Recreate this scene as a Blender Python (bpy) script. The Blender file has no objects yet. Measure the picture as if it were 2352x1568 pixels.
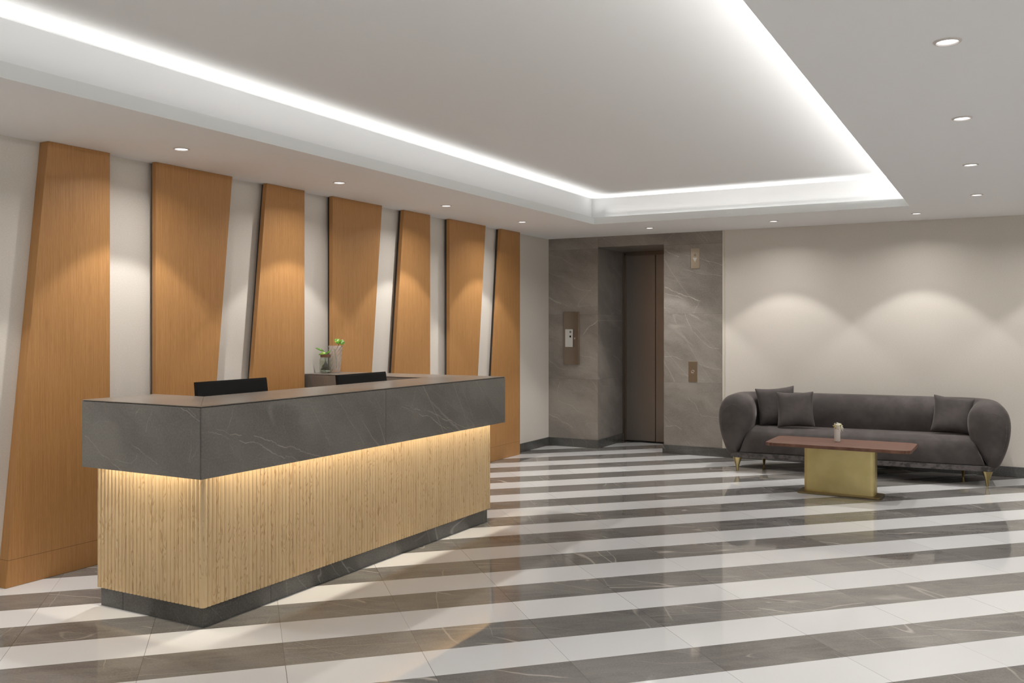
import bpy, bmesh, math, random
from mathutils import Vector, Matrix
random.seed(7)
S = bpy.context.scene
C = S.collection
R = math.radians
Zc, Zu = 2.525, 2.80
XW, YW, XP = -4.95, 10.03, -4.872          # left wall, back wall, face of the wood panels

# ---------------------------------------------------------------- node helpers
class NT:
    def __init__(s, name):
        s.m = bpy.data.materials.new(name); s.m.use_nodes = True
        s.t = s.m.node_tree; s.t.nodes.clear()
        s.out = s.t.nodes.new('ShaderNodeOutputMaterial')
        s.b = s.t.nodes.new('ShaderNodeBsdfPrincipled')
        s.t.links.new(s.b.outputs[0], s.out.inputs[0])
    def n(s, typ, **kw):
        nd = s.t.nodes.new(typ)
        for k, v in kw.items(): setattr(nd, k, v)
        return nd
    def put(s, sock, v):
        if isinstance(v, bpy.types.NodeSocket): s.t.links.new(v, sock)
        elif v is not None:
            if isinstance(v, (tuple, list)) and len(v) == 3 and sock.type == 'RGBA': v = (*v, 1)
            sock.default_value = v
    def math(s, op, a, b=None, c=None, clamp=False):
        nd = s.n('ShaderNodeMath', operation=op, use_clamp=clamp)
        s.put(nd.inputs[0], a); s.put(nd.inputs[1], b)
        if c is not None: s.put(nd.inputs[2], c)
        return nd.outputs[0]
    def add(s, a, b): return s.math('ADD', a, b)
    def mul(s, a, b): return s.math('MULTIPLY', a, b)
    def obj(s):
        tc = s.n('ShaderNodeTexCoord'); sx = s.n('ShaderNodeSeparateXYZ')
        s.t.links.new(tc.outputs['Object'], sx.inputs[0]); return sx.outputs[0], sx.outputs[1], sx.outputs[2]
    def vec(s, x, y, z=0.0):
        c = s.n('ShaderNodeCombineXYZ')
        s.put(c.inputs[0], x); s.put(c.inputs[1], y); s.put(c.inputs[2], z); return c.outputs[0]
    def noise(s, v, scale=1, detail=2, rough=.5, dist=0):
        nd = s.n('ShaderNodeTexNoise'); s.put(nd.inputs['Vector'], v)
        nd.inputs['Scale'].default_value = scale; nd.inputs['Detail'].default_value = detail
        nd.inputs['Roughness'].default_value = rough; nd.inputs['Distortion'].default_value = dist
        return nd.outputs[0]
    def rng(s, v, a, b, c=0., d=1., smooth=True):
        nd = s.n('ShaderNodeMapRange'); nd.interpolation_type = 'SMOOTHSTEP' if smooth else 'LINEAR'
        for i, x in enumerate((v, a, b, c, d)): s.put(nd.inputs[i], x)
        return nd.outputs[0]
    def mix(s, f, a, b):
        nd = s.n('ShaderNodeMix', data_type='RGBA')
        s.put(nd.inputs[0], f); s.put(nd.inputs[6], a); s.put(nd.inputs[7], b); return nd.outputs[2]
    def bump(s, h, strength=.1, dist=.01):
        nd = s.n('ShaderNodeBump'); nd.inputs['Strength'].default_value = strength
        nd.inputs['Distance'].default_value = dist; s.put(nd.inputs['Height'], h)
        s.t.links.new(nd.outputs[0], s.b.inputs['Normal'])
    def set(s, **kw):
        for k, v in kw.items(): s.put(s.b.inputs[k.replace('_', ' ')], v)
        return s.m

def plain(name, col, rough=.5, metal=0., spec=.5, **kw):
    n = NT(name)
    n.set(Base_Color=col, Roughness=rough, Metallic=metal)
    n.b.inputs['Specular IOR Level'].default_value = spec
    for k, v in kw.items(): n.put(n.b.inputs[k.replace('_', ' ')], v)
    return n.m

def marble_col(n, u, v, c1, c2, vein, ang=-32, dens=1., vs=1., ox=0., oy=0., wm=1.):
    """u,v: in-plane metres. returns colour socket"""
    u = n.add(u, ox); v = n.add(v, oy)
    a = R(ang); ca, sa = math.cos(a), math.sin(a)
    p = n.add(n.mul(u, ca), n.mul(v, sa)); q = n.add(n.mul(u, -sa), n.mul(v, ca))
    base = n.vec(u, v)
    w = n.math('SUBTRACT', n.noise(base, 2.2, 4, .6), .5)
    cl = n.noise(n.vec(n.mul(p, .7), n.add(n.mul(q, 1.6), n.mul(w, .6))), 1.6, 6, .62)
    col = n.mix(n.rng(cl, .33, .68), c1, c2)
    fine = n.noise(base, 95, 4, .7)
    col = n.mix(n.rng(fine, .35, .75, 0, .15), col, vein)
    tot = None
    for sc, st, wd, wa, k, lo, da, stg in ((1.0, .22, .0050, .13, 0., .52, 0., .62), (1.3, .09, .0020, .05, 11.3, .42, -24., .50), (2.3, .16, .0030, .07, 23.1, .50, 8., .36), (1.1, .14, .0020, .06, 31.7, .46, 62., .40)):
        a2 = R(ang + da); c2, s2 = math.cos(a2), math.sin(a2)
        pp = n.add(n.mul(u, c2), n.mul(v, s2)); qq = n.add(n.mul(u, -s2), n.mul(v, c2))
        nz = n.noise(n.vec(n.add(n.mul(pp, st), k), n.add(n.add(qq, k), n.mul(w, wa))), sc * vs, 2, .35)
        d = n.math('ABSOLUTE', n.math('SUBTRACT', nz, .5))
        line = n.rng(d, 0., wd * wm, 1., 0.)
        mask = n.rng(n.noise(n.vec(n.add(u, k * 2), n.add(v, 5.)), 1.3, 2), lo, lo + .12)
        line = n.mul(n.mul(line, mask), stg * dens)
        tot = line if tot is None else n.math('MAXIMUM', tot, line)
    return n.mix(tot, col, vein)

def drawn_veins(n, u, v, lines, px, gain=1.):
    """thin mineral veins along polylines lying in the slab; u,v metres"""
    p0 = n.vec(u, v)
    def off(sc, amp, seed):
        nd = n.n('ShaderNodeTexNoise'); n.put(nd.inputs['Vector'], p0); nd.inputs['Scale'].default_value = sc; nd.inputs['Detail'].default_value = 3
        a = n.n('ShaderNodeVectorMath', operation='SUBTRACT'); n.put(a.inputs[0], nd.outputs[1]); a.inputs[1].default_value = (.5, .5, .5)
        b = n.n('ShaderNodeVectorMath', operation='MULTIPLY'); n.put(b.inputs[0], a.outputs[0]); b.inputs[1].default_value = (amp, amp, 0); return b.outputs[0]
    a = n.n('ShaderNodeVectorMath', operation='ADD'); n.put(a.inputs[0], p0); n.put(a.inputs[1], off(11, .045, 0))
    b = n.n('ShaderNodeVectorMath', operation='ADD'); n.put(b.inputs[0], a.outputs[0]); n.put(b.inputs[1], off(60, .010, 0)); p = b.outputs[0]
    fade = n.rng(n.noise(p0, 16, 2), .3, .6, .45, 1.)
    tot = None
    for pts, w in lines:
        for (x0, y0), (x1, y1) in zip(pts, pts[1:]):
            bx, by = x1 - x0, y1 - y0; L2 = bx * bx + by * by
            s1 = n.n('ShaderNodeVectorMath', operation='SUBTRACT'); n.put(s1.inputs[0], p); s1.inputs[1].default_value = (x0, y0, 0)
            d = n.n('ShaderNodeVectorMath', operation='DOT_PRODUCT'); n.put(d.inputs[0], s1.outputs[0]); d.inputs[1].default_value = (bx / L2, by / L2, 0)
            t = n.math('MULTIPLY', d.outputs['Value'], 1., clamp=True)
            sc = n.n('ShaderNodeVectorMath', operation='SCALE'); sc.inputs[0].default_value = (bx, by, 0); n.put(sc.inputs['Scale'], t)
            e = n.n('ShaderNodeVectorMath', operation='SUBTRACT'); n.put(e.inputs[0], s1.outputs[0]); n.put(e.inputs[1], sc.outputs[0])
            ln = n.n('ShaderNodeVectorMath', operation='LENGTH'); n.put(ln.inputs[0], e.outputs[0])
            l = n.rng(ln.outputs['Value'], 0., px * (.35 + w * .42), (.24 + .13 * w) * gain, 0.)
            tot = l if tot is None else n.math('MAXIMUM', tot, l)
    return n.mul(tot, fade)

def marble(name, plane, c1, c2, vein, rough=.35, seams=None, **kw):
    n = NT(name); x, y, z = n.obj()
    if plane == 'wall': u, v = n.add(x, y), z
    elif plane == 'top': u, v = y, x
    ox = kw.pop('ox', 0.); lines = kw.pop('lines', None); lpx = kw.pop('lpx', .0027); lorg = kw.pop('lorg', (0, 0)); gain = kw.pop('gain', 1.)
    seam = None
    if seams:
        us, vs_ = seams
        iu = iv = None
        for s_ in us:
            g = n.math('GREATER_THAN', u, s_); iu = g if iu is None else n.add(iu, g)
            l = n.math('LESS_THAN', n.math('ABSOLUTE', n.math('SUBTRACT', u, s_)), .0013); seam = l if seam is None else n.add(seam, l)
        for s_ in vs_:
            g = n.math('GREATER_THAN', v, s_); iv = g if iv is None else n.add(iv, g)
            l = n.math('LESS_THAN', n.math('ABSOLUTE', n.math('SUBTRACT', v, s_)), .0013); seam = l if seam is None else n.add(seam, l)
        off = n.add(n.mul(iu, 3.71) if iu else 0., n.mul(iv, 1.93) if iv else 0.)
        ox = n.add(off, ox)
    col = marble_col(n, u, v, c1, c2, vein, ox=ox, **kw)
    if lines:
        if lorg == 'front':
            yy = n.add(y, 3.142); sec = n.math('GREATER_THAN', yy, 4.490); lu = n.math('SUBTRACT', yy, n.mul(sec, SLAB))
        elif lorg == 'end': lu = n.add(x, -3.41)
        else: lu = x
        col = n.mix(drawn_veins(n, lu, z, lines, lpx, gain), col, vein)
    if seam is not None: col = n.mix(n.math('MINIMUM', n.mul(seam, .42), .42), col, tuple(c * .3 for c in c1))
    n.set(Base_Color=col, Roughness=rough)
    return n.m

# strong veins of the slabs, as polylines in the plane of the slab (metres) with a width weight
FRONT =  [([(3.091,0.961),(3.144,0.946),(3.205,0.919),(3.226,0.901)],2.2),([(3.289,0.894),(3.362,0.87),(3.436,0.848),(3.497,0.814),(3.615,0.763)],3.2),([(3.233,0.929),(3.304,0.922)],3),([(3.391,0.902),(3.466,0.875),(3.536,0.853),(3.615,0.827)],3.4),([(3.615,0.827),(3.739,0.79),(3.904,0.732)],2.4),([(3.137,0.969),(3.212,0.944),(3.261,0.902)],1.2),([(3.265,1.07),(3.24,1.025),(3.205,0.939)],1.2),([(3.205,0.924),(3.247,0.841)],1.0),([(3.623,0.77),(3.722,0.738)],2),([(3.599,1.056),(3.603,0.955),(3.615,0.886)],1.0),([(4.01,1.068),(4.111,0.954),(4.271,0.762)],1.4),([(3.786,1.064),(3.848,0.976),(3.977,0.795)],1.2),([(4.303,1.06),(4.363,0.984)],1.0),([(4.391,1.017),(4.497,0.892)],0.8)]
END =  [([(-4.148,0.899),(-4.091,0.864),(-4.033,0.818),(-3.952,0.772),(-3.864,0.736)],2.2),([(-3.793,0.871),(-3.716,0.834),(-3.61,0.784)],1.4),([(-3.447,1.063),(-3.39,1.04),(-3.322,1.013)],2.6),([(-3.404,1.063),(-3.34,1.033)],1.6),([(-3.647,1.042),(-3.67,0.994),(-3.693,0.94)],1.2),([(-3.739,1.051),(-3.77,1.02)],1.2),([(-3.92,0.793),(-3.856,0.777),(-3.801,0.77),(-3.747,0.821)],1.2),([(-3.383,1.003),(-3.383,0.881),(-3.397,0.814)],1.0),([(-3.326,0.905),(-3.39,0.815)],1.0),([(-4.075,0.946),(-4.033,0.976),(-3.968,0.974)],0.9)]
WALL =  [([(-3.459,1.907),(-3.32,1.842),(-3.047,1.74)],3.4),([(-3.459,1.832),(-3.32,1.801),(-3.246,1.775)],2.2),([(-3.047,1.744),(-3.119,1.6)],1.2),([(-3.459,2.336),(-3.393,2.289),(-3.292,2.254)],2.2),([(-3.228,2.264),(-3.101,2.242),(-2.922,2.183),(-2.79,2.135)],2.0),([(-3.047,2.521),(-2.957,2.403)],1.2),([(-3.246,2.115),(-3.101,2.057),(-2.922,2.044),(-2.798,2.014)],1.6),([(-3.459,1.111),(-3.338,1.113),(-3.264,1.07)],1.8),([(-3.228,1.601),(-3.137,1.407),(-3.029,1.293),(-2.94,1.224),(-2.834,1.208)],1.6),([(-3.065,1.029),(-2.957,0.997),(-2.798,0.974)],1.6),([(-3.459,0.315),(-3.338,0.322),(-3.264,0.281)],1.8),([(-3.191,0.647),(-3.083,0.546),(-3.029,0.452),(-2.834,0.435)],1.5),([(-3.283,0.928),(-3.101,0.862),(-2.993,0.847)],1.2),([(-4.942,2.119),(-4.836,2.068),(-4.731,2.047)],1.2),([(-4.69,2.008),(-4.607,1.931),(-4.504,1.895),(-4.382,1.885)],1.6),([(-4.484,1.367),(-4.402,1.46),(-4.291,1.534)],3.2),([(-4.942,1.327),(-4.752,1.271)],1.2),([(-4.514,1.104),(-4.402,1.087),(-4.301,1.052)],1.4),([(-4.942,0.382),(-4.815,0.33),(-4.628,0.236)],2.0),([(-4.815,0.549),(-4.648,0.499),(-4.524,0.41)],1.4),([(-4.836,0.605),(-4.805,0.777)],1.4),([(-4.351,0.799),(-4.301,0.68)],1.2),([(-4.942,1.04),(-4.815,0.957),(-4.731,0.93)],1.2),([(-4.942,1.804),(-4.794,1.745),(-4.69,1.706)],1.0)]
# ---------------------------------------------------------------- materials
M = {}
def mk():
    n = NT('ceiling_paint'); n.set(Base_Color=(.855, .862, .868), Roughness=.85); n.b.inputs['Specular IOR Level'].default_value = .2
    M['paint'] = n.m
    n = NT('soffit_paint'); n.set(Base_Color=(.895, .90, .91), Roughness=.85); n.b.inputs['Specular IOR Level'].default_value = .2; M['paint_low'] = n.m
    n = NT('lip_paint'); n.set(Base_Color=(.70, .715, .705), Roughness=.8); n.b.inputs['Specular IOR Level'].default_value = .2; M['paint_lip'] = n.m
    n = NT('beige_wallcovering'); x, y, z = n.obj()
    h = n.noise(n.vec(n.mul(n.add(x, y), 1.), n.mul(z, .25)), 420, 2)
    h2 = n.noise(n.vec(n.mul(n.add(x, y), .2), z), 380, 2)
    t = n.add(h, h2)
    n.set(Base_Color=n.mix(n.rng(t, .7, 1.3), (.625, .582, .522), (.69, .647, .585)), Roughness=.75)
    n.b.inputs['Specular IOR Level'].default_value = .25
    n.bump(t, .04, .002); M['beige'] = n.m
    # orange straight grained veneer (seam at 15 cm above the floor)
    n = NT('teak_veneer'); x, y, z = n.obj(); u = n.add(n.mul(x, 1.7), y)
    g1 = n.noise(n.vec(n.mul(u, 1.), n.mul(z, .012)), 210, 3, .6)
    g2 = n.noise(n.vec(u, n.mul(z, .015)), 30, 3, .6)
    g3 = n.noise(n.vec(u, n.mul(z, .02)), 700, 2, .6)
    g = n.add(n.add(n.mul(g1, .46), n.mul(g2, .14)), n.mul(g3, .40))
    col = n.mix(n.rng(g, .36, .66), (.365, .175, .060), (.485, .258, .098))
    sm = n.math('LESS_THAN', n.math('ABSOLUTE', n.math('SUBTRACT', z, .152)), .0016)
    col = n.mix(n.mul(sm, .7), col, (.12, .05, .02))
    n.set(Base_Color=col, Roughness=.42); n.b.inputs['Specular IOR Level'].default_value = .35; M['teak'] = n.m
    # light oak on the fluted front
    n = NT('fluted_oak'); x, y, z = n.obj(); u = n.add(x, y)
    rib = n.math('FLOOR', n.math('DIVIDE', u, .027))
    off = n.mul(n.math('FRACT', n.mul(n.math('SINE', n.mul(rib, 12.9898)), 437.5)), 9.)
    nz = n.noise(n.vec(n.mul(u, 12.), n.add(n.mul(z, 2.6), off), off), 1.5, 2, .5)
    rings = n.math('SINE', n.mul(nz, 80.))
    fb = n.noise(n.vec(u, n.mul(z, .03), off), 330, 3, .6)
    pores = n.noise(n.vec(n.mul(u, 260.), n.mul(z, 9.)), 1., 2, .6)
    msk = n.rng(n.noise(n.vec(n.mul(u, 14.), n.add(n.mul(z, 2.2), off)), 1.7, 2), .44, .58)
    f = n.add(n.mul(n.mul(n.rng(rings, .15, 1.), msk), .55), n.add(n.mul(n.rng(fb, .4, .7), .14), n.mul(n.rng(pores, .58, .75), .2)))
    tone = n.rng(off, 0., 9., -.08, .1)
    col = n.mix(n.math('ADD', f, tone, clamp=True), (.64, .475, .275), (.37, .22, .098))
    n.set(Base_Color=col, Roughness=.5); n.b.inputs['Specular IOR Level'].default_value = .3; M['oak'] = n.m
    # floor: diagonal stripes of white and grey marble tiles
    n = NT('striped_floor_tiles'); x, y, z = n.obj(); s = math.sqrt(.5)
    ua = n.mul(n.math('SUBTRACT', x, y), s); va = n.mul(n.add(x, y), s)
    t = n.math('DIVIDE', n.math('SUBTRACT', FU0, ua), FW)
    k = n.math('FLOOR', t)
    dark = n.math('LESS_THAN', n.math('MODULO', n.add(k, 100.), 2.), .5)
    j = n.math('DIVIDE', n.math('SUBTRACT', va, FV0), FL)
    jf = n.math('FLOOR', j); jr = n.math('FRACT', j)
    edge = n.math('MINIMUM', jr, n.math('SUBTRACT', 1., jr))
    rnd = n.math('FRACT', n.mul(n.math('SINE', n.add(n.mul(k, 12.9), n.mul(jf, 78.2))), 4373.))
    jl = n.mul(n.math('LESS_THAN', edge, .0014 / FL * 1.0), n.rng(rnd, 0, 1, .25, .8, False))
    rnd2 = n.math('FRACT', n.mul(rnd, 7.31))
    # each tile cut from its own place of the slab
    U = n.add(va, n.mul(rnd, 17.)); V = n.add(ua, n.mul(rnd2, 13.))
    mc = marble_col(n, U, V, (.118, .114, .108), (.216, .208, .196), (.60, .55, .50), ang=32, dens=1.4, vs=2.0, wm=1.6)
    streak = n.noise(n.vec(n.mul(U, 2.2), n.mul(V, 17.)), 1., 4, .6)
    mc = n.mix(n.rng(streak, .38, .68, 0., .38), mc, (.275, .26, .24))
    mc = n.mix(n.mul(rnd2, .22), mc, (.09, .082, .074))
    wc = n.mix(rnd, (.70, .70, .70), (.76, .76, .755))
    col = n.mix(dark, wc, mc)
    col = n.mix(jl, col, (.05, .045, .04))
    n.set(Base_Color=col, Roughness=n.rng(dark, 0, 1, .055, .04, False))
    n.b.inputs['IOR'].default_value = 1.5
    n.bump(n.noise(n.vec(x, y), 3.2, 2), .12, .004)
    M['floor'] = n.m
    g1, g2, gv = (.118, .106, .094), (.178, .160, .142), (.40, .36, .32)
    M['marble_wall'] = marble('grey_marble_cladding', 'wall', (.180, .160, .142), (.300, .270, .240), (.66, .61, .55), .32,
        seams=([YW - 4.294, YW - 3.473], [.82, 1.60, 2.385]), ang=-26, dens=.45, ox=2.2, lines=WALL, lpx=.0042, gain=.85)
    M['marble_desk'] = marble('dark_grey_stone', 'wall', (.110, .101, .090), (.178, .165, .146), (.46, .43, .38), .45, ang=-30, dens=.45, ox=5.1, vs=.9, lines=FRONT, lorg='front', lpx=.0026, gain=.8)
    M['marble_desk_end'] = marble('dark_grey_stone_end', 'wall', (.108, .101, .094), (.176, .165, .151), (.46, .43, .39), .45, ang=-30, dens=.4, ox=9.1, vs=1., lines=END, lorg='end', lpx=.0028, gain=.8)
    M['marble_top'] = marble('grey_brown_stone_top', 'top', (.150, .126, .104), (.215, .184, .154), (.36, .32, .28), .30, ang=-20, dens=.35, ox=1.1)
    M['marble_apron'] = marble('grey_brown_stone_apron', 'wall', (.150, .126, .108), (.215, .184, .158), (.42, .38, .34), .35, ang=-60, dens=.6, ox=1.1)
    M['marble_skirt'] = marble('charcoal_stone', 'wall', (.046, .045, .042), (.092, .090, .084), (.36, .35, .325), .22, ang=-55, dens=.9, ox=3.3, vs=1.4)
    n = NT('velvet'); x, y, z = n.obj(); v = n.vec(x, y, z)
    nz = n.noise(v, 5., 4, .6)
    n.set(Base_Color=n.mix(n.rng(nz, .35, .7), (.064, .056, .053), (.096, .084, .081)), Roughness=.75)
    n.b.inputs['Specular IOR Level'].default_value = .15
    n.b.inputs['Sheen Weight'].default_value = .28; n.b.inputs['Sheen Roughness'].default_value = .35
    n.b.inputs['Sheen Tint'].default_value = (.78, .70, .68, 1); M['velvet'] = n.m
    n = NT('velvet_base'); x, y, z = n.obj(); nz = n.noise(n.vec(x, y, z), 22., 4, .6)
    n.set(Base_Color=n.mix(n.rng(nz, .4, .6), (.040, .034, .034), (.115, .100, .098)), Roughness=.8)
    n.b.inputs['Sheen Weight'].default_value = .3; M['velvet_base'] = n.m
    n = NT('brushed_brass'); x, y, z = n.obj(); nz = n.noise(n.vec(n.mul(x, 1.), n.mul(y, 1.), n.mul(z, 1.)), 6, 3)
    nb = n.noise(n.vec(n.mul(x, .04), n.mul(y, .04), z), 900, 2)
    n.set(Base_Color=n.mix(n.rng(nz, .3, .7), (.56, .47, .215), (.66, .56, .28)), Metallic=1., Roughness=n.rng(nz, .3, .7, .36, .46))
    n.bump(nb, .05, .001); M['brass'] = n.m
    M['brass_leg'] = plain('satin_brass', (.52, .42, .20), .28, 1.)
    n = NT('lift_door_metal'); x, y, z = n.obj(); nb = n.noise(n.vec(n.mul(x, 1.), y, n.mul(z, .01)), 900, 2)
    n.set(Base_Color=(.30, .268, .245), Metallic=1., Roughness=n.rng(nb, .3, .7, .30, .40)); M['lift'] = n.m
    M['lift_frame'] = plain('bronze_frame', (.20, .165, .135), .35, 1.)
    n = NT('brushed_bronze'); x, y, z = n.obj(); nb = n.noise(n.vec(n.mul(x, .02), y, z), 1200, 2)
    n.set(Base_Color=(.42, .36, .285), Metallic=1., Roughness=.3); n.bump(nb, .05, .0005); M['bronze'] = n.m
    n = NT('walnut'); x, y, z = n.obj()
    g = n.add(n.mul(n.noise(n.vec(n.mul(x, .03), y), 60, 3, .6), .6), n.mul(n.noise(n.vec(n.mul(x, .06), y), 240, 2), .4))
    n.set(Base_Color=n.mix(n.rng(g, .38, .62), (.085, .036, .022), (.180, .088, .058)), Roughness=.5); n.b.inputs['Specular IOR Level'].default_value = .3; M['walnut'] = n.m
    M['base_metal'] = plain('dark_brass_plate', (.22, .165, .08), .35, 1.)
    M['black'] = plain('black_plastic', (.003, .003, .003), .5, spec=.25)
    M['blackgap'] = plain('dark_gap_backing', (.075, .068, .06), .8)  # dark tone stands for gap shade behind the panels; also lines the shaft
    M['bronze_dark'] = plain('dark_bronze_sheet', (.34, .285, .235), .26, 1.)
    M['screen'] = plain('dark_screen', (.004, .004, .005), .12)
    M['white_plastic'] = plain('white_plastic', (.62, .61, .58), .4)
    M['grey_plastic'] = plain('grey_plastic', (.17, .18, .18), .3)
    M['chrome'] = plain('chrome', (.75, .73, .70), .12, 1.)
    M['lens'] = plain('lamp_lens', (.9, .9, .9), .4, Emission_Color=(1., .97, .97, 1), Emission_Strength=2.6)
    M['ring'] = plain('lamp_ring', (.62, .58, .55), .4)
    M['led'] = plain('warm_led', (.9, .8, .6), .4, Emission_Color=(1., .84, .62, 1), Emission_Strength=5.)
    M['ledw'] = plain('white_led', (.9, .9, .88), .4, Emission_Color=(1., .96, .90, 1), Emission_Strength=6.)
    def thin(name, tint, fr, frost=0., rough=.03):
        n = NT(name); t = n.t; tr = n.n('ShaderNodeBsdfTransparent'); tr.inputs[0].default_value = (*tint, 1)
        gl = n.n('ShaderNodeBsdfGlossy'); gl.inputs['Roughness'].default_value = rough
        lw = n.n('ShaderNodeLayerWeight'); lw.inputs[0].default_value = .5; fac = n.add(n.mul(n.math('POWER', lw.outputs['Facing'], 2.2 if frost > .1 else 3.), fr), .03)
        mx = n.n('ShaderNodeMixShader'); t.links.new(fac, mx.inputs[0]); t.links.new(tr.outputs[0], mx.inputs[1]); t.links.new(gl.outputs[0], mx.inputs[2])
        df = n.n('ShaderNodeBsdfDiffuse'); df.inputs[0].default_value = (.9, .88, .86, 1)
        m2 = n.n('ShaderNodeMixShader'); m2.inputs[0].default_value = frost; t.links.new(mx.outputs[0], m2.inputs[1]); t.links.new(df.outputs[0], m2.inputs[2])
        t.links.new(m2.outputs[0], n.out.inputs[0]); return n.m
    M['glass'] = thin('clear_glass', (.93, .95, .925), .7, .02)
    M['crystal'] = thin('cut_glass', (.97, .955, .95), 1.1, .15, .08)
    M['water'] = thin('water', (.93, .95, .91), .06, 0.)
    n = NT('variegated_leaf'); x, y, z = n.obj(); nz = n.noise(n.vec(x, y, z), 60, 3)
    n.set(Base_Color=n.mix(n.rng(nz, .45, .62), (.10, .30, .02), (.52, .66, .10)), Roughness=.4); M['leaf'] = n.m
    n = NT('green_leaf'); x, y, z = n.obj(); nz = n.noise(n.vec(x, y, z), 70, 3)
    n.set(Base_Color=n.mix(n.rng(nz, .55, .7), (.11, .26, .025), (.55, .62, .40)), Roughness=.4); M['leaf2'] = n.m
    M['stem'] = plain('stem', (.10, .16, .03), .5)
    M['root'] = plain('roots', (.055, .04, .02), .8)
    M['pebble'] = plain('pebble', (.62, .60, .54), .35)
    n = NT('twine'); x, y, z = n.obj(); nb = n.noise(n.vec(x, y, n.mul(z, 6.)), 180, 2)
    n.set(Base_Color=n.mix(nb, (.07, .028, .012), (.20, .095, .05)), Roughness=.9); M['twine'] = n.m
    M['ceramic'] = plain('white_ceramic', (.66, .62, .58), .35)
    M['petal'] = plain('petal', (.80, .77, .64), .6)
    M['petal2'] = plain('petal_cream', (.78, .70, .48), .6)
    M['disc'] = plain('flower_centre', (.50, .42, .08), .7)
    M['trimcream'] = plain('cream_trim', (.64, .585, .50), .6)
SLAB = 1.556
FW, FU0, FL, FV0 = .2955, -4.013, .5930, .1715
mk()

# ---------------------------------------------------------------- mesh helpers
def tag(o, label=None, cat=None, group=None, kind=None):
    if label: o['label'] = label
    if cat: o['category'] = cat
    if group: o['group'] = group
    if kind: o['kind'] = kind
    return o
def empty(name, loc, rz=0., **kw):
    o = bpy.data.objects.new(name, None); C.objects.link(o)
    o.location = loc; o.rotation_euler = (0, 0, rz); o.empty_display_size = .1
    return tag(o, **kw)
def link(name, bm, mat, parent=None, world=True, smooth=None, bevel=0., seg=2, loc=None, recalc=True):
    if recalc: bmesh.ops.recalc_face_normals(bm, faces=bm.faces)
    me = bpy.data.meshes.new(name); bm.to_mesh(me); bm.free()
    o = bpy.data.objects.new(name, me); C.objects.link(o)
    for m in (mat if isinstance(mat, (list, tuple)) else [mat]): me.materials.append(M[m] if isinstance(m, str) else m)
    if smooth is not None:
        for p in me.polygons: p.use_smooth = True
        me.set_sharp_from_angle(angle=R(smooth))
    if parent is not None:
        o.parent = parent
        if world: me.transform(Matrix.Translation(-Vector(parent.location)))
    elif loc is not None:
        me.transform(Matrix.Translation(-Vector(loc))); o.location = loc
    if bevel:
        b = o.modifiers.new('bevel', 'BEVEL'); b.width = bevel; b.segments = seg; b.limit_method = 'ANGLE'
        b.harden_normals = False
    return o
def box(bm, x0, x1, y0, y1, z0, z1, mi=0):
    vs = [bm.verts.new((x, y, z)) for z in (z0, z1) for y in (y0, y1) for x in (x0, x1)]
    for f in ((0, 2, 3, 1), (4, 5, 7, 6), (0, 1, 5, 4), (2, 6, 7, 3), (0, 4, 6, 2), (1, 3, 7, 5)):
        bm.faces.new([vs[i] for i in f]).material_index = mi
    return bm
def B(*a): return box(bmesh.new(), *a)
def prism(bm, pts, axis, a, b):
    """pts 2D polygon; axis 'x': pts=(y,z), 'y': pts=(x,z), 'z': pts=(x,y)"""
    def P(p, t): return {'x': (t, p[0], p[1]), 'y': (p[0], t, p[1]), 'z': (p[0], p[1], t)}[axis]
    lo = [bm.verts.new(P(p, a)) for p in pts]; hi = [bm.verts.new(P(p, b)) for p in pts]
    bm.faces.new(lo); bm.faces.new(hi[::-1])
    for i in range(len(pts)):
        j = (i + 1) % len(pts); bm.faces.new((lo[i], lo[j], hi[j], hi[i]))
    return bm
def quad(bm, *ps):
    bm.faces.new([bm.verts.new(p) for p in ps]); return bm
def lathe(bm, prof, n=32, cx=0, cy=0, cz=0, sx=1, sy=1):
    rings = []
    for r, z in prof:
        if r < 1e-6: rings.append([bm.verts.new((cx, cy, cz + z))])
        else: rings.append([bm.verts.new((cx + sx * r * math.cos(2 * math.pi * i / n), cy + sy * r * math.sin(2 * math.pi * i / n), cz + z)) for i in range(n)])
    for a, b in zip(rings, rings[1:]):
        for i in range(n):
            j = (i + 1) % n
            if len(a) == 1 and len(b) == 1: break
            if len(a) == 1: bm.faces.new((a[0], b[i], b[j]))
            elif len(b) == 1: bm.faces.new((a[i], a[j], b[0]))
            else: bm.faces.new((a[i], a[j], b[j], b[i]))
    return bm
def tube(bm, pts, r, n=8):
    pts = [Vector(p) for p in pts]; rings = []
    for i, p in enumerate(pts):
        d = (pts[min(i + 1, len(pts) - 1)] - pts[max(i - 1, 0)]).normalized()
        a = d.orthogonal().normalized() if abs(d.z) > .99 else d.cross(Vector((0, 0, 1))).normalized()
        b = d.cross(a); rr = r[i] if isinstance(r, (list, tuple)) else r
        rings.append([bm.verts.new(p + rr * (math.cos(2 * math.pi * k / n) * a + math.sin(2 * math.pi * k / n) * b)) for k in range(n)])
    for a, b in zip(rings, rings[1:]):
        for k in range(n): bm.faces.new((a[k], a[(k + 1) % n], b[(k + 1) % n], b[k]))
    bm.faces.new(rings[0]); bm.faces.new(rings[-1][::-1])
    return bm
def rrect(w, d, r, n=8, cx=0, cy=0):
    pts = []
    for sx, sy, a0 in ((1, 1, 0), (-1, 1, 90), (-1, -1, 180), (1, -1, 270)):
        for i in range(n + 1):
            a = R(a0 + 90 * i / n)
            pts.append((cx + sx * (w / 2 - r) + r * math.cos(a), cy + sy * (d / 2 - r) + r * math.sin(a)))
    return pts
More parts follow.
